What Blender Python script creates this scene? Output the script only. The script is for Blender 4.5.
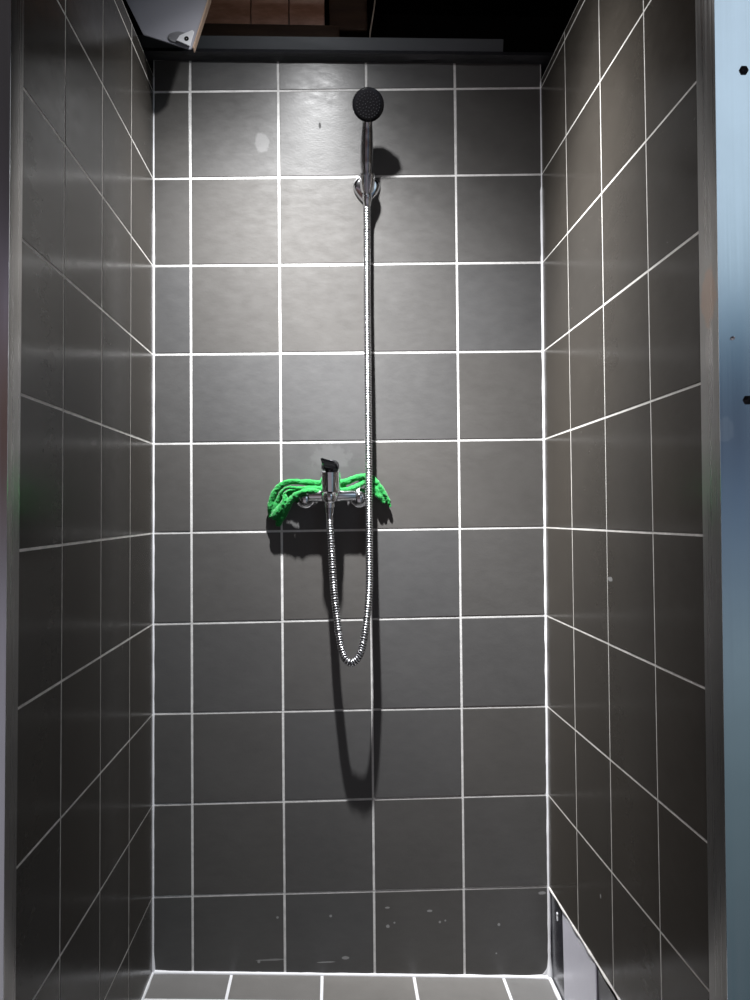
import bpy, bmesh, math, random
from mathutils import Vector, Matrix, noise
random.seed(7)
C = bpy.context.scene.collection
for o in list(bpy.data.objects): bpy.data.objects.remove(o)

# ---------------------------------------------------------------- camera
YAW, PIT, ROL, FPX = 0.05083, 0.0155, -0.0135, 809.17
CAM = Vector((0.4013, -1.816, 1.021))
fw = Vector((math.sin(YAW)*math.cos(PIT), math.cos(YAW)*math.cos(PIT), math.sin(PIT)))
r0 = Vector((math.cos(YAW), -math.sin(YAW), 0)); u0 = r0.cross(fw)
rt = r0*math.cos(ROL)+u0*math.sin(ROL); up = u0*math.cos(ROL)-r0*math.sin(ROL)
cd = bpy.data.cameras.new('camera'); cam = bpy.data.objects.new('camera', cd); C.objects.link(cam)
cd.sensor_fit = 'VERTICAL'; cd.sensor_height = 36; cd.sensor_width = 27; cd.lens = FPX/1000*36
m = Matrix((rt, up, -fw)).transposed().to_4x4(); m.translation = CAM
cam.matrix_world = m; cd.clip_start = .02
bpy.context.scene.camera = cam

# ---------------------------------------------------------------- world: daylight on one side, dim interior on the other
W = bpy.data.worlds.new('world'); bpy.context.scene.world = W; W.use_nodes = True
nt = W.node_tree; nt.nodes.clear()
def wn(t): return nt.nodes.new(t)
wc = wn('ShaderNodeTexCoord'); ws = wn('ShaderNodeSeparateXYZ'); nt.links.new(wc.outputs['Generated'], ws.inputs[0])
def wramp(stops):
    mr = wn('ShaderNodeMapRange'); mr.inputs[1].default_value = -1; mr.inputs[2].default_value = 1
    nt.links.new(ws.outputs['Z'], mr.inputs[0])
    r = wn('ShaderNodeValToRGB'); nt.links.new(mr.outputs[0], r.inputs[0])
    e = r.color_ramp.elements
    while len(e) > 1: e.remove(e[-1])
    for i, (z, c) in enumerate(stops):
        q = e[0] if i == 0 else e.new(.5+.5*z)
        q.position = .5+.5*z; q.color = (*c, 1)
    return r
sky = wramp([(-.6, (.06,.085,.10)), (-.3, (.13,.18,.20)), (-.16, (.23,.30,.34)), (.0, (.12,.17,.25)), (.1, (.06,.075,.11)),
             (.17, (.10,.16,.23)), (.22, (.25,.37,.47)), (.27, (.68,.84,.96)), (.52, (.82,.98,1.12)), (.62, (.1,.12,.15))])
room = wramp([(-.6, (.36,.33,.34)), (-.1, (.27,.24,.27)), (-.02, (.14,.12,.13)), (.08, (.09,.05,.042)), (.18, (.12,.075,.06)),
              (.25, (.24,.2,.24)), (.32, (.05,.04,.045)), (.45, (.04,.035,.035)), (.7, (.06,.05,.05))])
az = wn('ShaderNodeMapRange'); az.interpolation_type = 'SMOOTHSTEP'
az.inputs[1].default_value = .12; az.inputs[2].default_value = .34; nt.links.new(ws.outputs['X'], az.inputs[0])
az2 = wn('ShaderNodeMapRange'); az2.interpolation_type = 'SMOOTHSTEP'
az2.inputs[1].default_value = .75; az2.inputs[2].default_value = .6; nt.links.new(ws.outputs['X'], az2.inputs[0])
azm = wn('ShaderNodeMath'); azm.operation = 'MULTIPLY'; nt.links.new(az.outputs[0], azm.inputs[0]); nt.links.new(az2.outputs[0], azm.inputs[1])
mx = wn('ShaderNodeMix'); mx.data_type = 'RGBA'
nt.links.new(azm.outputs[0], mx.inputs[0]); nt.links.new(room.outputs[0], mx.inputs[6]); nt.links.new(sky.outputs[0], mx.inputs[7])
bgd = wn('ShaderNodeBackground'); nt.links.new(mx.outputs[2], bgd.inputs[0]); bgd.inputs[1].default_value = 0.8
wo = wn('ShaderNodeOutputWorld'); nt.links.new(bgd.outputs[0], wo.inputs[0])

# ---------------------------------------------------------------- the lamp's numbers and the exposure
LAMP = Vector((0.375, -0.42, 2.23)); LAMP_W = 470.0; LAMP_AXIS = Vector((.165, .325, -1))
# beam of the reflector lamp: (degrees off axis, relative intensity)
BEAM_WIDE = 2.2
BEAM = [(0, 1), (4, .95), (7, .76), (11, .55), (19, .26), (26, .10), (32, .040), (38, .017), (48, .005), (65, .001), (80, 0)]
vs = bpy.context.scene.view_settings
bpy.context.scene.display_settings.display_device = 'sRGB'
vs.view_transform = 'Standard'; vs.look = 'None'; vs.exposure = 0; vs.gamma = 1; vs.use_curve_mapping = False

# ---------------------------------------------------------------- materials
def mat(name, col, rough=.5, metal=0, spec=.5, **k):
    mm = bpy.data.materials.new(name); mm.use_nodes = True
    b = mm.node_tree.nodes['Principled BSDF']
    b.inputs['Base Color'].default_value = (*col, 1); b.inputs['Roughness'].default_value = rough
    b.inputs['Metallic'].default_value = metal; b.inputs['Specular IOR Level'].default_value = spec
    for a, v in k.items(): b.inputs[a].default_value = v
    return mm
class NT:
    """small helper that wires node graphs"""
    def __init__(s, mm): s.t = mm.node_tree; s.b = s.t.nodes['Principled BSDF']
    def n(s, t, **k):
        x = s.t.nodes.new(t)
        for a, v in k.items(): setattr(x, a, v)
        return x
    def l(s, a, b): s.t.links.new(a, b)
    def obj(s): return s.n('ShaderNodeTexCoord').outputs['Object']
    def noise(s, vec, scale, detail=4, rough=.5, stretch=None, rot=None):
        if stretch or rot:
            mp = s.n('ShaderNodeMapping'); s.l(vec, mp.inputs[0])
            if stretch: mp.inputs['Scale'].default_value = stretch
            if rot: mp.inputs['Rotation'].default_value = rot
            vec = mp.outputs[0]
        x = s.n('ShaderNodeTexNoise'); s.l(vec, x.inputs['Vector']); x.inputs['Scale'].default_value = scale
        x.inputs['Detail'].default_value = detail; x.inputs['Roughness'].default_value = rough
        return x.outputs['Fac']
    def rng(s, v, a, b, c, d):
        x = s.n('ShaderNodeMapRange'); s.l(v, x.inputs[0])
        for i, q in enumerate((a, b, c, d)): x.inputs[i+1].default_value = q
        return x.outputs[0]
    def math(s, op, a, b=None):
        x = s.n('ShaderNodeMath', operation=op)
        for i, q in enumerate((a, b)):
            if q is None: continue
            if isinstance(q, (int, float)): x.inputs[i].default_value = q
            else: s.l(q, x.inputs[i])
        return x.outputs[0]
    def mix(s, f, a, b):
        x = s.n('ShaderNodeMix', data_type='RGBA')
        for i, q in ((0, f), (6, a), (7, b)):
            if isinstance(q, (int, float)): x.inputs[i].default_value = q
            elif isinstance(q, tuple): x.inputs[i].default_value = (*q, 1)
            else: s.l(q, x.inputs[i])
        return x.outputs[2]
    def bump(s, h, strength, dist=.001, prev=None):
        x = s.n('ShaderNodeBump'); x.inputs['Strength'].default_value = strength; x.inputs['Distance'].default_value = dist
        s.l(h, x.inputs['Height'])
        if prev: s.l(prev, x.inputs['Normal'])
        return x.outputs[0]
    def blob(s, vec, c, size, scale=60, wob=.5, seed=0):
        """soft-edged irregular patch (a stain) centred on c with half sizes size"""
        sub = s.n('ShaderNodeVectorMath', operation='SUBTRACT'); s.l(vec, sub.inputs[0]); sub.inputs[1].default_value = c
        dv = s.n('ShaderNodeVectorMath', operation='DIVIDE'); s.l(sub.outputs[0], dv.inputs[0]); dv.inputs[1].default_value = size
        ln = s.n('ShaderNodeVectorMath', operation='LENGTH'); s.l(dv.outputs[0], ln.inputs[0])
        nz = s.noise(vec, scale, 3, .6)
        d = s.math('ADD', ln.outputs['Value'], s.math('MULTIPLY', s.math('SUBTRACT', nz, .5), wob*2))
        return s.rng(d, .85, 1.1, 1, 0)

def tile_mat(name, base, stains=(), bump=.2, rough=.33, spec=.5):
    mm = mat(name, base, rough, 0, spec); g = NT(mm); v = g.obj()
    isl = g.n('ShaderNodeNewGeometry').outputs['Random Per Island']
    big = g.noise(v, 9, 5, .6, (1, 1, 1.6), (.3, .4, .6))
    fine = g.noise(v, 260, 3, .6)
    streak = g.noise(v, 30, 6, .65, (1, 1, 2.0), (0, .75, 0))
    f = g.math('ADD', g.math('MULTIPLY', big, .5), g.math('MULTIPLY', streak, .5))
    col = g.mix(g.rng(f, .3, .7, 0, 1), tuple(c*.78 for c in base), tuple(c*1.22 for c in base))
    warm = g.mix(isl, (base[0]*1.05, base[1]*1.0, base[2]*.94), (base[0]*.97, base[1]*1.0, base[2]*1.06))
    col = g.mix(.5, col, warm)
    rg = g.math('ADD', g.rng(streak, .3, .7, rough-.05, rough+.06), g.math('MULTIPLY', isl, .04))
    for (c, sz, sc, w, amt, sc2) in stains:
        b = g.math('MULTIPLY', g.blob(v, c, sz, sc, w), amt)
        col = g.mix(b, col, sc2)
        rg = g.math('ADD', rg, g.math('MULTIPLY', b, .3))
    g.l(col, g.b.inputs['Base Color']); g.l(rg, g.b.inputs['Roughness'])
    if bump == 0: return mm
    n1 = g.bump(fine, bump*1.1, .0006); n2 = g.bump(streak, bump*.9, .0010, n1)
    g.l(n2, g.b.inputs['Normal'])
    return mm
TB = (.083, .081, .079)
chalk = (.42, .42, .42)
random.seed(11)
specks = []
for i in range(16):
    x = random.uniform(.22, .86); z = random.uniform(.02, .16)
    s_ = random.uniform(.0018, .004)
    specks.append(((x, 0, z), (s_*random.choice((1, 1, 2.4)), .1, s_), 300, .3, .5, (.5, .5, .5)))
M = {}
M['tile_back'] = tile_mat('back_wall_slate_tile', TB, [
    ((.2502, 0, 1.855), (.016, .1, .022), 60, .4, .22, (.3, .3, .3)),
    ((.398, 0, 1.147), (.045, .1, .026), 60, .9, .05, chalk),
    ((.3805, 0, 1.925-.03), (.0028, .1, .007), 100, .3, .8, (.01, .01, .01)),
    ((.25, 0, .035), (.035, .1, .002), 60, .5, .5, chalk),
    ((.372, 0, .025), (.02, .1, .0015), 60, .5, .6, chalk),
    ] + specks[:13])
M['tile_side_shaded'] = tile_mat('shaded_side_wall_slate_tile', (.047, .042, .036), [  # same slate as the back wall, base darkened to carry side-wall shade
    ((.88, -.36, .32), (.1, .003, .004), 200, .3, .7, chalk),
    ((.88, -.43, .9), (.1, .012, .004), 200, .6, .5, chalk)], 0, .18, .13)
M['tile_floor'] = tile_mat('floor_slate_tile', (.16, .155, .148), [], .2, .5, .4)
def grout(name, col):
    mm = mat(name, col, .8, 0, .2); g = NT(mm); v = g.obj()
    g.l(g.mix(g.rng(g.noise(v, 35, 5, .7), .3, .7, 0, 1), tuple(c*.7 for c in col), tuple(min(1, c*1.1) for c in col)), g.b.inputs['Base Color'])
    g.l(g.bump(g.noise(v, 300, 2), .4, .001), g.b.inputs['Normal'])
    return mm
M['grout'] = grout('white_grout', (.72, .71, .70))
M['grout_side'] = grout('side_grout', (.68, .66, .63))
M['silicone'] = mat('white_sealant', (.82, .82, .85), .45)
M['chrome'] = mat('chrome', (.86, .87, .9), .09, 1)
M['chrome_hose'] = mat('chrome_hose', (.7, .7, .72), .26, 1); M['groove'] = mat('hose_groove_shade', (.03, .03, .035), .4, .5)  # groove faces coloured near-black to imitate shade between the ribs
M['black_gloss'] = mat('black_gloss_plastic', (.005, .005, .006), .14, 0, .25)
M['rubber'] = mat('nozzle_rubber', (.02, .02, .022), .3)
M['dark_chrome'] = mat('dark_chrome', (.5, .5, .52), .12, 1)
def brushed(name, col, rough, stains=(), sc=(260, 260, 3), metal=1.0):
    mm = mat(name, col, rough, metal); g = NT(mm); v = g.obj()
    n = g.noise(v, 1, 4, .6, sc)
    g.l(g.rng(n, .3, .7, rough*.8, rough*1.25), g.b.inputs['Roughness'])
    g.l(g.bump(n, .12, .0008), g.b.inputs['Normal'])
    c = g.mix(g.rng(g.noise(v, 5, 5, .7), .35, .65, 0, 1), tuple(q*.93 for q in col), col)
    for (ce, sz, s1, w, amt, sc2) in stains:
        b = g.math('MULTIPLY', g.blob(v, ce, sz, s1, w), amt); c = g.mix(b, c, sc2)
    g.l(c, g.b.inputs['Base Color'])
    return mm
M['sheet'] = brushed('galvanised_sheet', (.80, .86, .92), .16, [
    ((.874+.012, -.84, 1.118), (.012, .1, .016), 90, .5, .8, (1, 1, 1))], (140, 140, 1.2))
M['profile'] = brushed('brushed_edge_profile', (.38, .37, .36), .3, [
    ((.88, -.812, 1.225), (.05, .011, .026), 70, .4, .5, (.5, .48, .47)),
    ((.88, -.812, 1.29), (.05, .02, .035), 70, .6, .4, (.55, .36, .26))], (200, 200, 2))
M['white_plate'] = None
M['beam'] = brushed('grey_painted_steel', (.085, .092, .1), .5, [], (6, 60, 60), .3)
M['black_strip'] = mat('black_membrane', (.02, .02, .024), .45)
mm = M['black_strip']; g = NT(mm); g.l(g.bump(g.noise(g.obj(), 30, 5, .7, (1, 3, 3)), .6, .004), g.b.inputs['Normal'])
mm = mat('grey_galvanised_plate', (.29, .29, .325), .5, 0); M['white_plate'] = mm
M['plate_edge'] = mat('tan_plate_edge', (.5, .36, .27), .5, .2)  # tan strip along the plate's right edge
mm = mat('terracotta', (.26, .12, .075), .4); g = NT(mm); v = g.obj()
g.l(g.mix(g.rng(g.noise(v, 14, 5, .7, (1, 1, 3)), .3, .7, 0, 1), (.36, .17, .10), (.62, .34, .24)), g.b.inputs['Base Color'])
g.l(g.bump(g.noise(v, 90, 4), .3, .002), g.b.inputs['Normal']); M['terracotta'] = mm
mm = mat('dark_timber', (.05, .026, .014), .7); g = NT(mm); v = g.obj()
g.l(g.mix(g.noise(v, 1, 5, .7, (6, 60, 60)), (.018, .009, .005), (.09, .045, .022)), g.b.inputs['Base Color']); M['timber'] = mm
M['void'] = mat('dark_void_shade', (.008, .007, .007), .9, 0, .1)  # near-black colour stands in for the darkness of the roof space
M['cable'] = mat('pale_cable', (.5, .42, .34), .5)
mm = mat('concrete', (.30, .29, .28), .8); g = NT(mm); v = g.obj()
g.l(g.mix(g.noise(v, 6, 6, .7), (.2, .2, .19), (.36, .35, .33)), g.b.inputs['Base Color']); M['concrete'] = mm
mm = mat('green_terry', (.03, .62, .07), .9, 0, .15); g = NT(mm); v = g.obj()
nf = g.noise(v, 420, 3, .7)
g.l(g.mix(g.rng(nf, .3, .7, 0, 1), (.005, .12, .020), (.022, .31, .065)), g.b.inputs['Base Color'])
g.l(g.bump(nf, .9, .0022), g.b.inputs['Normal']); g.b.inputs['Sheen Weight'].default_value = .2
M['cloth'] = mm
M['tin'] = brushed('galvanised_strip', (.84, .83, .92), .35, [], (60, 60, 60), .1)
M['gloss_black'] = mat('glossy_black_membrane', (.012, .012, .02), .22)
mm = mat('lamp_lens', (1, 1, 1), .4); mm.node_tree.nodes['Principled BSDF'].inputs['Emission Color'].default_value = (1, 1, 1, 1)
mm.node_tree.nodes['Principled BSDF'].inputs['Emission Strength'].default_value = 12; M['lens'] = mm
M['screw'] = mat('dark_screw', (.03, .03, .035), .35, .8)

# ---------------------------------------------------------------- helpers
def obj(name, bm, mats, parent=None, smooth=True, label=None, cat=None, group=None, kind=None, loc=None):
    me = bpy.data.meshes.new(name); bmesh.ops.recalc_face_normals(bm, faces=bm.faces[:]) if kind != 'raw' else None
    bm.to_mesh(me); bm.free()
    if not isinstance(mats, (list, tuple)): mats = [mats]
    for q in mats: me.materials.append(q)
    for p in me.polygons: p.use_smooth = smooth
    if smooth:
        try: me.set_sharp_from_angle(angle=math.radians(38))
        except Exception: pass
    o = bpy.data.objects.new(name, me); C.objects.link(o)
    if parent:
        o.parent = parent; me.transform(Matrix.Translation(-parent.location))
    elif loc is not None:
        o.location = loc; me.transform(Matrix.Translation(-Vector(loc)))
    tag(o, label, cat, group, kind)
    return o
def tag(o, label=None, cat=None, group=None, kind=None):
    if label: o['label'] = label
    if cat: o['category'] = cat
    if group: o['group'] = group
    if kind: o['kind'] = kind
    return o
def thing(name, label, cat, loc, group=None):
    o = bpy.data.objects.new(name, None); C.objects.link(o); o.location = loc; o.empty_display_size = .02
    return tag(o, label, cat, group)
def box(bm, a, b, bev=0, mi=0):
    vs_ = [bm.verts.new((x, y, z)) for x in (a[0], b[0]) for y in (a[1], b[1]) for z in (a[2], b[2])]
    fs = [bm.faces.new([vs_[i] for i in q]) for q in ((0,1,3,2),(4,6,7,5),(0,4,5,1),(2,3,7,6),(0,2,6,4),(1,5,7,3))]
    for f in fs: f.material_index = mi
    if bev:
        es = list({e for f in fs for e in f.edges})
        bmesh.ops.bevel(bm, geom=es, offset=bev, segments=2, affect='EDGES', profile=.6)
def prism(bm, pts, off, bev=0, mi=0):
    a = [bm.verts.new(p) for p in pts]; b = [bm.verts.new(Vector(p)+Vector(off)) for p in pts]
    fs = [bm.faces.new(a), bm.faces.new(b[::-1])]
    for i in range(len(a)): fs.append(bm.faces.new((a[i], b[i], b[(i+1) % len(a)], a[(i+1) % len(a)])))
    for f in fs: f.material_index = mi
    if bev: bmesh.ops.bevel(bm, geom=list({e for f in fs for e in f.edges}), offset=bev, segments=2, affect='EDGES')
    return fs
def frame_of(d):
    d = Vector(d).normalized(); a = Vector((0, 0, 1)) if abs(d.z) < .9 else Vector((0, 1, 0))
    x = d.cross(a).normalized(); return x, x.cross(d).normalized()
def lathe(bm, base, axis, prof, n=28, mi=0, hexa=False):
    """prof: list of (distance along axis, radius)"""
    base = Vector(base); axis = Vector(axis).normalized(); x, y = frame_of(axis); rings = []
    if hexa: n = 6
    for t, r in prof:
        if r < 1e-6: rings.append([bm.verts.new(base+axis*t)])
        else: rings.append([bm.verts.new(base+axis*t+(x*math.cos(2*math.pi*i/n)+y*math.sin(2*math.pi*i/n))*r) for i in range(n)])
    for a, b in zip(rings, rings[1:]):
        if len(a) == 1 and len(b) == 1: continue
        for i in range(n):
            j = (i+1) % n
            if len(a) == 1: f = bm.faces.new((a[0], b[j], b[i]))
            elif len(b) == 1: f = bm.faces.new((a[i], a[j], b[0]))
            else: f = bm.faces.new((a[i], a[j], b[j], b[i]))
            f.material_index = mi
    for rr in (rings[0], rings[-1]):
        if len(rr) > 1: bm.faces.new(rr).material_index = mi
def catmull(pts, step):
    P = [Vector(p) for p in pts]; P = [P[0]*2-P[1]]+P+[P[-1]*2-P[-2]]; out = []
    for i in range(1, len(P)-2):
        n = max(1, round((P[i+1]-P[i]).length/step))
        for k in range(n):
            t = k/n; a, b, c, d = P[i-1], P[i], P[i+1], P[i+2]
            out.append(.5*((2*b)+(c-a)*t+(2*a-5*b+4*c-d)*t*t+(3*b-a-3*c+d)*t**3))
    out.append(P[-2]); return out
def sweep(bm, path, rad, n=12, mi=0, flat=None):
    """tube; rad is a number or f(i, s); flat=(nx vector, factor) squashes the section along a direction"""
    rings = []; s = 0; xa = None
    for i, p in enumerate(path):
        d = (path[min(i+1, len(path)-1)]-path[max(i-1, 0)]).normalized()
        if xa is None: xa = frame_of(d)[0]
        xa = (xa-d*xa.dot(d)).normalized(); ya = d.cross(xa)
        if i: s += (p-path[i-1]).length
        r = rad(i, s) if callable(rad) else rad
        ring = []
        for k in range(n):
            v = (xa*math.cos(2*math.pi*k/n)+ya*math.sin(2*math.pi*k/n))*r
            if flat: v = v - Vector(flat[0])*(v.dot(Vector(flat[0])))*(1-flat[1])
            ring.append(bm.verts.new(p+v))
        rings.append(ring)
    for a, b in zip(rings, rings[1:]):
        for k in range(n): bm.faces.new((a[k], a[(k+1) % n], b[(k+1) % n], b[k])).material_index = mi
    bm.faces.new(rings[0]).material_index = mi; bm.faces.new(rings[-1][::-1]).material_index = mi

# ---------------------------------------------------------------- tiled walls
def tiled(name, nodes, N, mats, gap=.0026, h=.0016, back=.03, jit=.0004, gap_edge=None, seed=1):
    """nodes[k][j] = 3D grid corners, raised bevelled tiles over a grout bed, all one mesh"""
    rnd = random.Random(seed); N = Vector(N).normalized(); bm = bmesh.new()
    K, J = len(nodes), len(nodes[0]); P = [[Vector(p) for p in r] for r in nodes]
    g = [[bm.verts.new(p) for p in r] for r in P]
    q = [[bm.verts.new(p-N*back) for p in r] for r in P]
    for k in range(K-1):
        for j in range(J-1):
            bm.faces.new((g[k][j], g[k+1][j], g[k+1][j+1], g[k][j+1])).material_index = 1
            bm.faces.new((q[k][j], q[k][j+1], q[k+1][j+1], q[k+1][j])).material_index = 1
    rim = [(0, j) for j in range(J)]+[(k, J-1) for k in range(1, K)]+[(K-1, j) for j in range(J-2, -1, -1)]+[(k, 0) for k in range(K-2, 0, -1)]
    for (a, b), (c, d) in zip(rim, rim[1:]+rim[:1]):
        bm.faces.new((g[a][b], g[c][d], q[c][d], q[a][b])).material_index = 1
    for k in range(K-1):
        for j in range(J-1):
            A, B, Cc, D = P[k][j], P[k][j+1], P[k+1][j+1], P[k+1][j]
            ux = (B-A).normalized(); uz = (A-D).normalized()
            gp = [gap+rnd.uniform(-jit, jit)*.7 for _ in range(4)]
            def ins(e):
                o = [A+(ux*gp[0]-uz*gp[1]), B+(-ux*gp[2]-uz*gp[1]), Cc+(-ux*gp[2]+uz*gp[3]), D+(ux*gp[0]+uz*gp[3])]
                c = sum(o, Vector())/4
                o = [p+((c-p).dot(ux) > 0 and ux or -ux)*e+((c-p).dot(uz) > 0 and uz or -uz)*e for p in o]
                return o
            dz = rnd.uniform(0, jit)
            tl = [rnd.uniform(-jit, jit)*.5 for _ in range(4)]
            lo = [bm.verts.new(p+N*.00005) for p in ins(0)]
            m1 = [bm.verts.new(p+N*(h*.6+dz)) for p in ins(.0002)]
            hi = [bm.verts.new(p+N*(h+dz+t)) for p, t in zip(ins(.0012), tl)]
            for a, b in ((lo, m1), (m1, hi)):
                for i in range(4): bm.faces.new((a[i], a[(i+1) % 4], b[(i+1) % 4], b[i])).material_index = 0
            bm.faces.new(hi).material_index = 0
    o = obj(name, bm, mats, smooth=False, kind='structure')
    return o
BACK = [
 [(0.0112,2.0404),(0.0925,2.0426),(0.2883,2.0478),(0.4865,2.0531),(0.6883,2.0585),(0.8877,2.0638)],
 [(0.0102,1.9666),(0.0921,1.9686),(0.2881,1.9733),(0.4863,1.9782),(0.6881,1.9831),(0.8880,1.9879)],
 [(0.0082,1.7716),(0.0907,1.7732),(0.2873,1.7770),(0.4856,1.7808),(0.6873,1.7847),(0.8872,1.7885)],
 [(0.0058,1.5766),(0.0893,1.5775),(0.2865,1.5797),(0.4848,1.5819),(0.6865,1.5842),(0.8844,1.5864)],
 [(0.0040,1.3789),(0.0879,1.3794),(0.2858,1.3805),(0.4841,1.3816),(0.6857,1.3827),(0.8833,1.3838)],
 [(0.0017,1.1804),(0.0864,1.1806),(0.2850,1.1811),(0.4834,1.1816),(0.6849,1.1821),(0.8814,1.1826)],
 [(0.0003,0.9823),(0.0850,0.9823),(0.2842,0.9823),(0.4826,0.9823),(0.6841,0.9823),(0.8797,0.9823)],
 [(-0.0024,0.7812),(0.0836,0.7814),(0.2834,0.7818),(0.4819,0.7822),(0.6833,0.7826),(0.8785,0.7829)],
 [(-0.0041,0.5831),(0.0821,0.5826),(0.2826,0.5815),(0.4812,0.5803),(0.6825,0.5792),(0.8778,0.5781)],
 [(-0.0061,0.3834),(0.0807,0.3830),(0.2818,0.3819),(0.4804,0.3810),(0.6817,0.3799),(0.8765,0.3790)],
 [(-0.0081,0.1822),(0.0793,0.1813),(0.2810,0.1793),(0.4797,0.1772),(0.6809,0.1752),(0.8750,0.1731)],
 [(-0.0098,0.0166),(0.0781,0.0118),(0.2803,0.0008),(0.4790,-0.0101),(0.6800,-0.0211),(0.8730,-0.0316)]]
def xl(z): return .01018*z-.00997
def xr(z): return .00685*z+.87361
back_nodes = []
for r in BACK:
    row = [(x, 0, z) for x, z in r]
    row[0] = (xl(r[0][1]), 0, r[0][1]); row[5] = (xr(r[5][1]), 0, r[5][1]); back_nodes.append(row)
tiled('wall_back', back_nodes, (0, -1, 0), [M['tile_back'], M['grout']], gap=.0025, h=.0007, seed=3)
zL = [2.005]+[r[0][1] for r in BACK[1:]]; zR = [2.0215]+[r[5][1] for r in BACK[1:11]]
zL[0] = 2.004; zR[0] = 2.006
dL = [0, .005, .003, .0006, 0, -.002, -.0035, -.0024, -.004, -.004, -.004, 0]
dR = [0, -.008, -.006, -.0047, -.0013, .0012, .0034, .0047, .0112, .02, .03]
YL = [(0, 0), (-.1955, -.204), (-.3954, -.4016), (-.5916, -.6027), (-.757, -.7715)]
YR = [(0, 0), (-.1945, -.2135), (-.4055, -.4185), (-.6095, -.627), (-.7863, -.789)]
def side(zs, dz, ys, fx):
    out = []
    for k, z in enumerate(zs):
        row = []
        for j, (a, b) in enumerate(ys):
            y = a+(b-a)*min(1.4, max(-.3, (1.7-z)/1.15)); zz = z+dz[k]*(-y/.78); row.append((fx(zz), y, zz))
        out.append(row)
    return out
LN = side(zL, dL, YL, xl); RN = side(zR, dR, YR, xr)
tiled('wall_left', LN, (1, 0, -.01), [M['tile_side_shaded'], M['grout_side']], gap=.0019, h=.0003, seed=5)
tiled('wall_right', RN, (-1, 0, .007), [M['tile_side_shaded'], M['grout_side']], gap=.0019, h=.0003, seed=6)
def fz(x): return .0166-.0545*x
FY = [0, -.098, -.30, -.50, -.70, -.90]
FX = [[-.0095, .163, .362, .566, .767, .9]]*6
tiled('floor', [[(x, y, fz(x)) for x in r] for r, y in zip(FX, FY)], (.054, 0, 1), [M['tile_floor'], M['silicone']], gap=.0032, h=.0008, back=.04, seed=9)

# sealant beads in the corners
def bead(name, path, r, wob=.0012):
    bm = bmesh.new(); P = catmull(path, .012)
    P = [p+Vector((0, 0, 0)) for p in P]
    sweep(bm, P, lambda i, s: r(s)*(1+.22*noise.noise(Vector((s*25, len(path), 3)))+.15*noise.noise(Vector((s*90, 1, 3)))), 10)
    return obj(name, bm, M['silicone'], kind='structure')
def rr(s0, s1, L, a=.0048, big=.013):
    return lambda s: a*(s0 if s < L*.5 else s1)+(big-a)*max(0, 1-(L-s)/.045)**2
bead('trim_1', [(xl(z)+.0005, -.0005, z) for z in (2.0, 1.5, 1., .5, .02)], lambda s: (.0022 if s < .3 else .0034)+.003*max(0, 1-(1.98-s)/.05))
bead('trim_2', [(xr(z)-.0005, -.0005, z) for z in (2.0, 1.5, 1., .5, -.03)], lambda s: (.0022 if s < .25 else .0042)+.004*max(0, 1-(2.03-s)/.04))
bead('trim_3', [(x, -.001, fz(x)+.001) for x in (-.008, .2, .45, .7, .872)], lambda s: .0045+.003*max(0, 1-(.88-s)/.05)+.002*max(0, 1-s/.04))
bead('trim_4', [(xl(0)+.001, y, fz(0)+.001) for y in (0, -.3, -.76)], lambda s: .004)
bead('trim_5', [(.872, y, fz(.873)+.001) for y in (-.004, -.3, -.78)], lambda s: .0045)
bm = bmesh.new()   # smeared sealant fillet in the lower right corner
prism(bm, [(.873, 0, -.032), (.846, 0, -.031), (.857, 0, -.022), (.866, 0, -.010), (.873, 0, .012)], (0, -.004, 0), .001)
obj('trim_6', bm, M['silicone'], kind='structure')
# ragged sealant on the lower edge of the right tiles
bm = bmesh.new(); p = [Vector(v) for v in RN[-1]]
sweep(bm, catmull([q+Vector((.0, 0, -.002)) for q in p], .01), lambda i, s: .0024+.0008*math.sin(s*70), 8)
obj('trim_7', bm, M['grout_side'], kind='structure')

# backing behind the missing bottom row of the right wall
bm = bmesh.new(); box(bm, (.8775, -.80, -.06), (.905, 0.0, .172), 0)
obj('wall_right_lower', bm, M['gloss_black'], smooth=False, kind='structure')
bm = bmesh.new(); prism(bm, [(.8746, -.112, -.034), (.8746, -.106, .1725), (.8746, -.325, .179), (.8746, -.330, -.034)], (.003, 0, 0), .0008)
obj('metal_strip', bm, M['tin'], smooth=False, label='pale grey metal strip upright below the right wall tiles by the floor', cat='metal strip')
bm = bmesh.new(); lathe(bm, (.8775, -.056, .139), (-1, 0, 0), [(0, .0035), (.0015, .003), (.0025, 0)], 12)
sweep(bm, catmull([(.8772, -.056, .139), (.8770, -.057, .130), (.8772, -.0575, .125)], .003), .0016, 8)
obj('sealant_drip', bm, M['silicone'], label='small white sealant drip on the black panel in the lower right corner', cat='drip')

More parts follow.
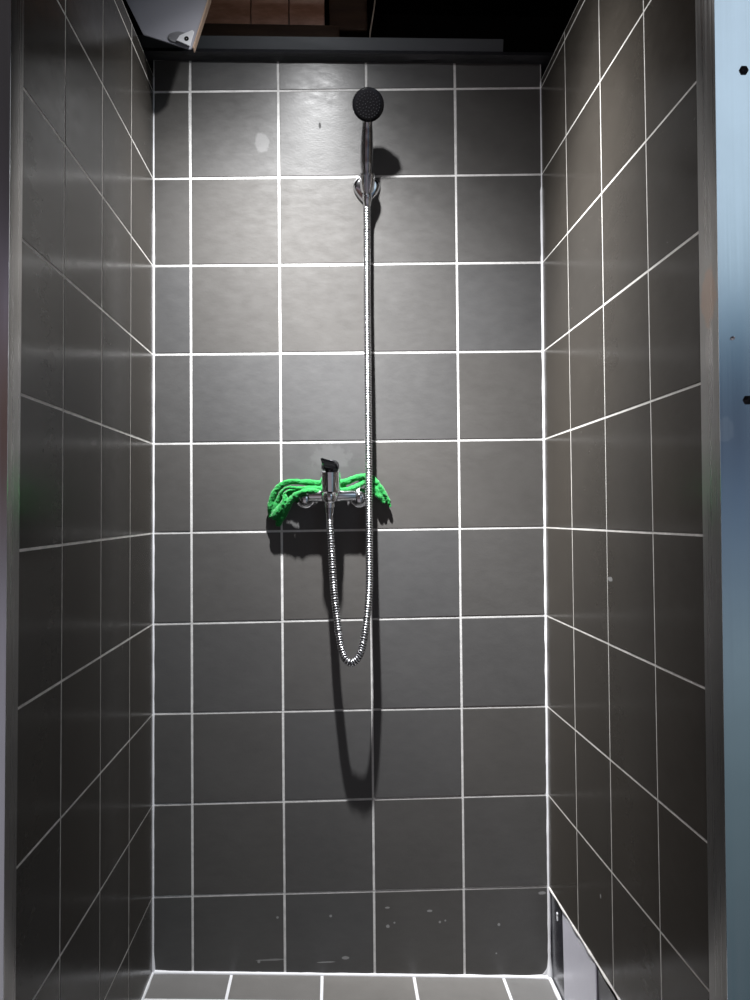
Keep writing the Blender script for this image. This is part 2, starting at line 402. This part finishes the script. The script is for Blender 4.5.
# ---------------------------------------------------------------- edge profiles and front sheets
def edge_profile(name, fx, y0t, y0b, y1t, y1b, sgn):
    bm = bmesh.new(); zt, zb = 2.42, -.10
    def yy(a, b, z): return a+(b-a)*(1.6-z)/1.1
    n = 26
    prev = None; w = .0008*sgn
    for i in range(n+1):
        z = zt+(zb-zt)*i/n
        x = fx(z)-.0005*sgn
        sec = [(x+.004*sgn, yy(y0t, y0b, z)), (x-w, yy(y0t, y0b, z)), (x-w, yy(y1t, y1b, z)+.002), (x-w*.4, yy(y1t, y1b, z)), (x+.03*sgn, yy(y1t, y1b, z)),
               (x+.03*sgn, yy(y1t, y1b, z)+.003), (x+.004*sgn, yy(y1t, y1b, z)+.003)]
        ring = [bm.verts.new((a, b, z)) for a, b in sec]
        if prev:
            for k in range(len(ring)): bm.faces.new((prev[k], prev[(k+1) % 7], ring[(k+1) % 7], ring[k]))
        else: bm.faces.new(ring)
        prev = ring
    bm.faces.new(prev[::-1])
    return obj(name, bm, M['profile'], kind='structure')
edge_profile('trim_8', xl, -.757, -.7715, -.797, -.808, -1)
edge_profile('trim_9', xr, -.7865, -.789, -.8375, -.837, 1)
def screw(x, z, y, parent, r=.0045, m_=None):
    bm = bmesh.new(); lathe(bm, (x, y, z), (0, -1, 0), [(0, r*1.35), (.0006, r*1.35), (.0012, r), (.003, r*.95), (.0042, r*.6), (.0036, r*.3), (.003, 0)], 6 if r > .004 else 12)
    return obj('screw', bm, m_ or M['screw'], parent, smooth=False)
def sheet(name, x0, x1, fx, yt, yb, edge_first):
    # front sheet with shallow pressed ribs; its inner edge follows the edge profile
    bm = bmesh.new(); n = 70; m_ = 12; F = []; B = []
    for k in range(m_+1):
        z = -.1+2.6*k/m_; y = yt+(yb-yt)*(1.6-z)/1.1; rf = []; rb = []
        a, b = (fx(z), x1) if edge_first else (x0, fx(z))
        for i in range(n+1):
            x = a+(b-a)*i/n; d = abs(x-fx(z)); q = min(1, d/.02)
            yy_ = y-q*(.0007*math.sin(d*38)+.0002*math.sin(d*300))
            rf.append(bm.verts.new((x, yy_, z))); rb.append(bm.verts.new((x, yy_+.0012, z)))
        F.append(rf); B.append(rb)
    for k in range(m_):
        for i in range(n):
            bm.faces.new((F[k][i], F[k][i+1], F[k+1][i+1], F[k+1][i])); bm.faces.new((B[k][i], B[k+1][i], B[k+1][i+1], B[k][i+1]))
        for i in (0, n): bm.faces.new((F[k][i], F[k+1][i], B[k+1][i], B[k][i]))
    for k in (0, m_):
        for i in range(n): bm.faces.new((F[k][i], B[k][i], B[k][i+1], F[k][i+1]))
    return obj(name, bm, M['sheet'], smooth=True, kind='structure')
rs = sheet('wall_front_right', 0, 1.5, lambda z: xr(z)-.0012, -.8385, -.838, True)
ls = sheet('wall_front_left', -.6, 0, lambda z: xl(z)+.0012, -.7985, -.8095, False)
screw(.9191, 1.5667, -.8395, rs); screw(.9154, 1.1542, -.8395, rs); screw(.898, 1.2313, -.8392, rs, .0018, M['chrome'])

# ---------------------------------------------------------------- roof space above the back wall
bm = bmesh.new(); box(bm, (-.62, -.80, 2.50), (1.52, .62, 2.56)); obj('ceiling', bm, M['void'], smooth=False, kind='structure')
bm = bmesh.new(); box(bm, (-.62, .56, -.1), (1.52, .62, 2.50)); obj('wall_outer_back', bm, M['void'], smooth=False, kind='structure')
bm = bmesh.new(); box(bm, (-.62, -.79, -.1), (-.56, .56, 2.50)); obj('wall_outer_left', bm, M['void'], smooth=False, kind='structure')
bm = bmesh.new(); box(bm, (1.46, -.82, -.1), (1.52, .56, 2.50)); obj('wall_outer_right', bm, M['void'], smooth=False, kind='structure')
bm = bmesh.new(); box(bm, (-1.2, -1.15, -.16), (2.2, .62, -.101)); obj('floor_outer', bm, M['concrete'], smooth=False, kind='structure')
# steel angle on top of the wall
bm = bmesh.new()
prism(bm, [(-.05, -.004, 2.063), (-.05, -.012, 2.089), (-.05, .04, 2.092), (-.05, .04, 2.063)], (.85, 0, .004), .001)
obj('trim_10', bm, M['beam'], smooth=False, kind='structure')
bm = bmesh.new(); prev = None
for i in range(61):
    x = -.05+1.0*i/60
    w = .004*noise.noise(Vector((x*9, 0, 1)))+.002*noise.noise(Vector((x*30, 0, 1)))
    zc = .004*x
    sec = [(.03, 2.036+zc), (-.014+w, 2.040+zc), (-.022+w, 2.047+zc+w*.6), (-.014, 2.052+zc+w), (-.008, 2.062+zc), (.03, 2.0625+zc)]
    ring = [bm.verts.new((x, a, b)) for a, b in sec]
    if prev:
        for k in range(6): bm.faces.new((prev[k], prev[(k+1) % 6], ring[(k+1) % 6], ring[k]))
    else: bm.faces.new(ring)
    prev = ring
bm.faces.new(prev[::-1])
obj('trim_11', bm, M['black_strip'], kind='structure')
# timber wall plate and clay blocks behind it
bm = bmesh.new(); box(bm, (-.02, .16, 2.14), (.43, .30, 2.223), .004); obj('trim_12', bm, M['timber'], smooth=False, kind='structure')
bm = bmesh.new(); box(bm, (.405, .18, 2.223), (.50, .30, 2.50), .006); obj('trim_13', bm, M['timber'], smooth=False, kind='structure')
proto = None
for i, (x0, x1, lab) in enumerate([(.075, .2095, 'left brown clay block above the shower, partly behind the hanging grey plate'),
                              (.2125, .3035, 'middle brown clay block above the shower with a bright groove line'),
                              (.3065, .393, 'right brown clay block above the shower, next to the dark timber')]):
    bm = bmesh.new(); w = x1-x0
    # grooved face: two bulging courses with a ridge between
    sec = []
    for k in range(25):
        z = 2.224+.17*k/24
        b = .008*abs(math.sin(math.pi*(k/24)*2.6)); sec.append((.19-b, z))
    sec += [(.30, 2.394), (.30, 2.224)]
    prism(bm, [(x0, a, b) for a, b in sec], (w, 0, 0), 0)
    obj('clay_block', bm, M['terracotta'], label=lab, cat='clay block', group='clay blocks above the back wall', loc=(x0+w/2, .25, 2.224))
# thin cable behind the beam
bm = bmesh.new(); sweep(bm, catmull([(.521, .1, 2.50), (.5185, .1, 2.30), (.514, .1, 2.24), (.506, .1, 2.19), (.5015, .1, 2.158), (.4995, .12, 2.09)], .01), .0018, 8)
obj('cable', bm, M['cable'], label='thin pale cable hanging behind the steel beam above the shower head', cat='cable')

# ---------------------------------------------------------------- hanging grey plate, top left
pl = thing('hanging_plate', 'bent grey metal plate with a bolt hole hanging at the top left corner', 'metal plate', (.07, -.12, 2.0))
bm = bmesh.new()
A = [(-.105, -.17, 2.30), (-.0187, -.125, 2.0976), (.0157, -.118, 2.0266), (.1110, -.118, 1.9965), (.1175, -.118, 1.9990), (.1531, -.128, 2.1009), (.1815, -.17, 2.30)]
prism(bm, A, (0, .003, 0), .0008); obj('plate_face', bm, M['white_plate'], pl, smooth=False)
bm = bmesh.new(); prism(bm, [(.1178, -.121, 1.9990), (.1534, -.131, 2.1009), (.1820, -.173, 2.30), (.1840, -.173, 2.30), (.1562, -.131, 2.1009), (.1195, -.121, 2.0000)], (0, .02, 0), 0)
obj('folded_edge', bm, M['plate_edge'], pl, smooth=False)
bm = bmesh.new(); prism(bm, [(.085, -.1225, 2.012), (.0925, -.1225, 2.023), (.119, -.1235, 2.034), (.1225, -.1235, 2.030), (.1135, -.1225, 2.000)], (0, -.002, 0), .0006)
obj('lug', bm, mat('bare_lug_metal', (.66, .66, .68), .4, .2), pl, smooth=False)
bm = bmesh.new(); lathe(bm, (.1065, -.1235, 2.0155), (0, -1, 0), [(0, .0048), (.0018, .0048), (.002, .003), (.0012, 0)], 18)
obj('bolt', bm, M['void'], pl)
bm = bmesh.new(); lathe(bm, (.089, -.1205, 2.021), (0, -1, 0), [(0, .022), (.0006, .021)], 24)
bmesh.ops.scale(bm, vec=(1.0, 1, .55), verts=bm.verts, space=Matrix.Translation((-.089, .1205, -2.021)))
obj('grey_smear', bm, mat('dark_smear', (.14, .14, .15), .7), pl)
# hanger rod up to the ceiling
for x in (-.02, .12):
    bm = bmesh.new(); box(bm, (x, -.175, 2.28), (x+.02, -.165, 2.50), .001); obj('hanger_strap', bm, M['screw'], pl, smooth=False)

# ---------------------------------------------------------------- lamp above the opening
lt = thing('work_lamp', 'round black work lamp hanging over the shower', 'lamp', LAMP)
bm = bmesh.new(); lathe(bm, LAMP+Vector((0, 0, .0)), (0, 0, 1), [(0.002, .030), (0, .034), (.012, .036), (.03, .036), (.046, .03), (.047, .058), (.050, .058), (.052, .02), (.055, .008), (.06, 0)], 32)  # wide flange added to keep the roof fill off the walls
obj('lamp_housing', bm, M['black_gloss'], lt)
bm = bmesh.new(); lathe(bm, LAMP, (0, 0, 1), [(-.001, .0), (-.001, .026), (.002, .028), (.002, 0)], 32); obj('lamp_lens', bm, M['lens'], lt)
bm = bmesh.new(); sweep(bm, [LAMP+Vector((0, 0, .055)), LAMP+Vector((0, 0, .2)), Vector((LAMP.x, LAMP.y, 2.5))], .003, 8); obj('lamp_cord', bm, M['black_gloss'], lt)
bm = bmesh.new(); lathe(bm, LAMP+Vector((0, 0, .062)), (0, 0, 1), [(0, .006), (.003, .011), (.010, .012), (.017, .011), (.020, .006)], 24); obj('added_glow_collar', bm, M['lens'], lt)  # added glowing ring, goes with the fill for the clay blocks
pd = bpy.data.lights.new('added_roof_fill', 'POINT'); pd.energy = 9.0; pd.shadow_soft_size = .012; pd.color = (1, .93, .85)  # added fill light that brightens the clay blocks and roof space
po = bpy.data.objects.new('added_roof_fill', pd); C.objects.link(po); po.parent = lt; po.location = (0, 0, .071)
ld = bpy.data.lights.new('lamp_light', 'SPOT'); ld.energy = LAMP_W; ld.spot_size = math.radians(160); ld.spot_blend = .2
ld.shadow_soft_size = .016; ld.color = (.985, .99, 1)
lo = bpy.data.objects.new('lamp_light', ld); C.objects.link(lo); lo.parent = lt; lo.location = (0, 0, -.02)
lo.rotation_euler = LAMP_AXIS.to_track_quat('-Z', 'Y').to_euler()
ld.use_nodes = True; t_ = ld.node_tree
em = t_.nodes['Emission']; tc = t_.nodes.new('ShaderNodeTexCoord'); sp = t_.nodes.new('ShaderNodeSeparateXYZ'); t_.links.new(tc.outputs['Normal'], sp.inputs[0])
def mth(op, a, b=None):
    q = t_.nodes.new('ShaderNodeMath'); q.operation = op
    for k_, v_ in enumerate((a, b)):
        if v_ is None: continue
        if isinstance(v_, (int, float)): q.inputs[k_].default_value = v_
        else: t_.links.new(v_, q.inputs[k_])
    return q.outputs[0]
# oval reflector: the beam is wider from side to side than it is tall
tx_ = mth('DIVIDE', mth('DIVIDE', sp.outputs['X'], BEAM_WIDE), sp.outputs['Z']); ty_ = mth('DIVIDE', sp.outputs['Y'], sp.outputs['Z'])
th = mth('ARCTANGENT', mth('SQRT', mth('ADD', mth('MULTIPLY', tx_, tx_), mth('MULTIPLY', ty_, ty_))))
dv = t_.nodes.new('ShaderNodeMath'); dv.operation = 'DIVIDE'; dv.inputs[1].default_value = math.pi/2; t_.links.new(th, dv.inputs[0])
cr = t_.nodes.new('ShaderNodeValToRGB'); t_.links.new(dv.outputs[0], cr.inputs[0]); e = cr.color_ramp.elements
while len(e) > 1: e.remove(e[-1])
for i, (a, v) in enumerate(BEAM):
    q = e[0] if i == 0 else e.new(a/90)
    q.position = a/90; q.color = (v, v, v, 1)
t_.links.new(cr.outputs[0], em.inputs['Strength'])

# ---------------------------------------------------------------- shower bracket
br = thing('shower_bracket', 'chrome wall bracket holding the hand shower', 'shower bracket', (.4835, 0, 1.75))
bm = bmesh.new()
out = []
for k in range(40):      # shield outline: round shoulders, pointed chin
    a = 2*math.pi*k/40; ca, sa = math.cos(a), math.sin(a)
    w = .0305*(abs(ca)**.85)*(1 if ca >= 0 else -1); z = (.022 if sa > 0 else .040)*sa
    if sa < 0: w *= (1-.45*abs(sa)**1.5)
    out.append((.4840+w, z+1.757))
layers = [(0, 1.0), (-.004, 1.0), (-.0085, .9), (-.0105, .7)]
cen = (.4840, 1.752); prev = None
for y, s in layers:
    ring = [bm.verts.new((cen[0]+(x-cen[0])*s, y-.0015, cen[1]+(z-cen[1])*s)) for x, z in out]
    if prev:
        for i in range(40): bm.faces.new((prev[i], prev[(i+1) % 40], ring[(i+1) % 40], ring[i]))
    else: bm.faces.new(ring)
    prev = ring
bm.faces.new(prev[::-1]); obj('back_plate', bm, M['chrome'], br)
bm = bmesh.new()   # forked clip: arm from the wall and a split cone cradle
lathe(bm, (.4840, -.008, 1.748), (0, -1, .12), [(0, .016), (.010, .0135), (.016, .0125), (.020, .008)], 24)
obj('arm', bm, M['dark_chrome'], br)
bm = bmesh.new(); ax = Vector((0, -.33, 1)).normalized(); bs = Vector((.4838, -.032, 1.731)); n = 30; prev = None
x_, y_ = frame_of(ax)
for (t, ro, ri) in ((0, .0125, .0095), (.006, .0148, .0105), (.02, .0166, .0122), (.036, .0178, .0138), (.040, .0170, .0142)):
    ring = []
    for k in range(n+1):
        a = -math.pi/2+.42+(2*math.pi-.84)*k/n
        d = Vector((1, 0, 0))*math.cos(a)+ax.cross(Vector((1, 0, 0)))*math.sin(a)
        ring.append((bm.verts.new(bs+ax*t+d*ro), bm.verts.new(bs+ax*t+d*ri)))
    if prev:
        for k in range(n):
            bm.faces.new((prev[k][0], prev[k+1][0], ring[k+1][0], ring[k][0])); bm.faces.new((prev[k][1], ring[k][1], ring[k+1][1], prev[k+1][1]))
        for k in (0, n): bm.faces.new((prev[k][0], ring[k][0], ring[k][1], prev[k][1]))
    else:
        for k in range(n): bm.faces.new((ring[k][0], ring[k][1], ring[k+1][1], ring[k+1][0]))
    prev = ring
for k in range(n): bm.faces.new((prev[k][0], prev[k+1][0], prev[k+1][1], prev[k][1]))
obj('cradle', bm, M['chrome'], br)

# ---------------------------------------------------------------- hand shower
hs = thing('hand_shower', 'chrome hand shower with round black spray face in the wall bracket', 'shower head', (.4838, -.05, 1.735))
hp = catmull([(.4836, -.0330, 1.724), (.4833, -.042, 1.765), (.4832, -.048, 1.80), (.4838, -.056, 1.835), (.4846, -.066, 1.866), (.4850, -.080, 1.892)], .004)
L_ = len(hp)
def hr(i, s):
    t = i/(L_-1)
    pts = [(0, .0092), (.12, .0105), (.25, .0118), (.4, .0138), (.55, .0140), (.7, .0128), (.85, .0110), (1, .0120)]
    for (a, ra), (b, rb) in zip(pts, pts[1:]):
        if a <= t <= b:
            u = (t-a)/(b-a); u = u*u*(3-2*u); return ra+(rb-ra)*u
    return .01
bm = bmesh.new(); sweep(bm, hp, hr, 24); obj('handle', bm, M['dark_chrome'], hs)
hd = Vector((0, -1, -.5)).normalized(); hc = Vector((.4857, -.100, 1.8935))
bm = bmesh.new(); lathe(bm, hc-hd*.026, hd, [(-.004, 0), (-.003, .010), (.0, .018), (.008, .0275), (.016, .0325), (.022, .0338), (.0262, .0338), (.0268, .0325), (.0255, .032)], 48)
obj('head_shell', bm, M['black_gloss'], hs)
bm = bmesh.new(); lathe(bm, hc-hd*.0125, hd, [(0, .0310), (.001, .0336), (.0035, .0343), (.0045, .0336)], 48)
obj('rim_ring', bm, M['chrome'], hs)
bm = bmesh.new(); lathe(bm, hc-hd*.0006, hd, [(-.003, .0322), (.0008, .0322), (.0018, .031), (.0024, .024), (.003, .014), (.0032, 0)], 48)
x_, y_ = frame_of(hd)
for rad, cnt in ((.006, 6), (.0125, 12), (.019, 18), (.0245, 24)):
    for k in range(cnt):
        a = 2*math.pi*k/cnt+rad*40
        p = hc+(x_*math.cos(a)+y_*math.sin(a))*rad+hd*(.0012+.0012*(1-rad/.025))
        lathe(bm, p, hd, [(0, .0012), (.0014, .0009), (.0016, 0)], 8, mi=1)
obj('spray_face', bm, [M['black_gloss'], M['rubber']], hs)

# ---------------------------------------------------------------- mixer tap
mx_ = thing('shower_mixer', 'chrome single-lever shower mixer tap on the back wall', 'mixer tap', (.393, 0, 1.06))
by = -.031; mz = 1.059
bm = bmesh.new()
lathe(bm, (.345, by, mz), (1, 0, 0), [(0, .0118), (.003, .0128), (.022, .0126), (.034, .0150), (.062, .0150), (.074, .0126), (.103, .0128), (.106, .0118)], 28)
obj('body', bm, M['chrome'], mx_)
for sx in (.338, .458):
    bm = bmesh.new(); lathe(bm, (sx, -.0410, mz-.007), (0, 1, 0), [(0, .006), (.003, .0105), (.008, .0120), (.020, .0120), (.024, .010)], hexa=False, n=26)
    obj('union_nut', bm, M['chrome'], mx_)
    bm = bmesh.new(); lathe(bm, (sx, -.036, mz-.004), (0, 1, 0), [(0, .010), (.012, .0105), (.020, .016), (.026, .022), (.033, .0225)], n=32)
    obj('wall_flange', bm, M['chrome'], mx_)
bm = bmesh.new(); lathe(bm, (.3945, -.053, 1.056), (0, -.06, 1), [(0, .016), (.006, .0200), (.014, .0215), (.048, .0222), (.054, .0225), (.057, .0195), (.060, .016)], 32)
obj('cartridge_housing', bm, M['chrome'], mx_)
bm = bmesh.new(); lathe(bm, (.3945, -.0565, 1.115), (0, -.06, 1), [(0, .0165), (.002, .0195), (.010, .0195), (.016, .0175), (.021, .012), (.023, 0)], 32)
# lever paddle rising forward from the cap, leaning left
prism(bm, [(.3765, -.060, 1.124), (.3750, -.070, 1.136), (.3728, -.092, 1.1405), (.3740, -.100, 1.139), (.3750, -.096, 1.132), (.3800, -.076, 1.118)], (.033, 0, -.010), .003)
obj('lever', bm, mat('black_chrome', (.12, .12, .13), .2, 1), mx_)
bm = bmesh.new(); lathe(bm, (.3925, -.0615, 1.066), (0, 0, -1), [(-.004, .010), (0, .0150), (.006, .0178), (.013, .0180), (.019, .0160), (.0235, .0115), (.033, .0110), (.0345, .0085)], 28)
obj('outlet', bm, M['chrome'], mx_)

# ---------------------------------------------------------------- hose
hz = thing('shower_hose', 'long ribbed chrome shower hose looping from bracket to mixer', 'shower hose', (.433, -.08, .70))
hose_pts = [(.4835, -.0305, 1.715), (.4828, -.029, 1.69), (.4818, -.028, 1.60), (.4806, -.029, 1.487), (.4796, -.035, 1.32), (.4790, -.039, 1.18),
            (.4782, -.0425, 1.05), (.4773, -.048, .96), (.4763, -.057, .885), (.4738, -.066, .835), (.4650, -.0735, .765), (.4560, -.075, .724), (.4450, -.0735, .705), (.4325, -.0705, .6985),
            (.4200, -.071, .710), (.4120, -.067, .738), (.4060, -.064, .785), (.3992, -.061, .8537), (.3950, -.060, .9407), (.3924, -.061, .9900), (.3918, -.0615, 1.010)]
P = catmull(hose_pts, .0008)
bm = bmesh.new(); pit = .0056
sweep(bm, P, lambda i, s: .0064+.0021*abs(math.sin(math.pi*s/pit))**.6, 12)
bm.faces.ensure_lookup_table(); ss = 0
for i in range(len(P)-1):
    d_ = (P[i+1]-P[i]).length; a_ = abs(math.sin(math.pi*(ss+d_/2)/pit)); ss += d_
    if a_ < .52:
        for k in range(12): bm.faces[i*12+k].material_index = 1
obj('metal_hose', bm, [M['chrome_hose'], M['groove']], hz)
bm = bmesh.new(); lathe(bm, (.4836, -.0325, 1.729), (0, .1, -1), [(0, .0090), (.002, .0105), (.014, .0105), (.020, .0088), (.028, .0082)], 24); obj('hose_nut', bm, M['chrome'], hz)
bm = bmesh.new(); lathe(bm, (.3916, -.0615, 1.0335), (0, .03, -1), [(0, .0095), (.001, .0105), (.012, .0105), (.0125, .0090), (.030, .0082), (.046, .0078)], 24); obj('hose_nut', bm, M['dark_chrome'], hz)

# ---------------------------------------------------------------- green cloth over the mixer
def at(px, py, Yp):   # point of the wall-parallel plane y = Yp seen at a pixel (measuring aid only)
    d = fw+rt*((px-375)/FPX)+up*((500-py)/FPX); return CAM+d*((Yp+1.816)/d.y)
strands = [
 # outer fold on the left
 ([(326,484,-.026),(312,483,-.030),(300,482,-.032),(289,482,-.032),(279.5,486.5,-.028),(273.5,495,-.022),(271,507,-.017),(271.5,518,-.014)], [.0075,.0075,.0068,.0062,.0066,.0075,.009,.006], .85),
 # inner arch
 ([(322,488,-.040),(308,488,-.042),(300,488.5,-.042),(294,487.8,-.040),(287,488,-.036),(281.8,492,-.031),(278,500,-.026),(274,512,-.020)], [.005,.0050,.0042,.0038,.0036,.0040,.005,.008], .9),
 # cloth hanging behind the arch, in shade
 ([(300,489,-.014),(290,494,-.012),(281,501,-.010),(277,512,-.010)], [.007,.010,.009,.007], .5),
 # lower roll
 ([(322,492,-.040),(312,491,-.050),(303,492,-.052),(295,496.5,-.046),(290,501.5,-.038),(286,508,-.030),(281.5,516,-.024),(277.5,526,-.018)], [.005,.0055,.0062,.0072,.0082,.0098,.010,.005], .95),
 ([(284,494.5,-.034),(285,500,-.036),(281,508,-.032),(276,514,-.026),(275,519,-.020)], [.0045,.0075,.0085,.010,.008], .9),
 # behind the cartridge
 ([(318,486,-.022),(330,486,-.018),(346,486,-.022)], [.010,.010,.010], .8),
 # right, upper fold to the far drape
 ([(340,484,-.030),(348,481,-.032),(356,478,-.028),(364,476.5,-.018),(371,478,-.016),(377,484,-.016),(383,493,-.016),(388,501,-.015),(390.5,507,-.014)], [.008,.0078,.0070,.0070,.0078,.0080,.0075,.006,.004], .8),
 ([(340,491,-.036),(349,489.5,-.040),(357,486.5,-.032),(364,482,-.017),(371,483,-.016)], [.006,.0065,.0065,.007,.007], .85),
 ([(369,482,-.017),(374,488,-.018),(378,494,-.020),(380.5,499,-.022)], [.007,.0080,.0080,.0045], .7),
 ([(376,488,-.018),(380,495,-.018),(384.5,503.5,-.018)], [.007,.0070,.0035], .7),
]
bm = bmesh.new()
for pts, rad, fl in strands:
    path = catmull([at(p[0], p[1], p[2]*.82) for p in pts], .003); n_ = len(path)
    def rf(i, s, rad=rad, n_=n_):
        u = i/(n_-1)*(len(rad)-1); k = min(int(u), len(rad)-2); return rad[k]+(rad[k+1]-rad[k])*(u-k)
    sweep(bm, path, rf, 14, flat=((0, 1, 0), fl))
cl = obj('cleaning_cloth', bm, M['cloth'], label='bright green terry cloth draped over the shower mixer', cat='cloth', loc=(.39, -.03, 1.05))
rm = cl.modifiers.new('fuse', 'REMESH'); rm.mode = 'VOXEL'; rm.voxel_size = .0013; rm.use_smooth_shade = True
tx = bpy.data.textures.new('lumps', 'CLOUDS'); tx.noise_scale = .012; tx.noise_depth = 2
dm = cl.modifiers.new('lumps', 'DISPLACE'); dm.texture = tx; dm.strength = .004; dm.mid_level = .5; dm.texture_coords = 'LOCAL'
tx2 = bpy.data.textures.new('terry', 'CLOUDS'); tx2.noise_scale = .0035; tx2.noise_depth = 1
dm = cl.modifiers.new('terry', 'DISPLACE'); dm.texture = tx2; dm.strength = .0016; dm.mid_level = .5; dm.texture_coords = 'LOCAL'
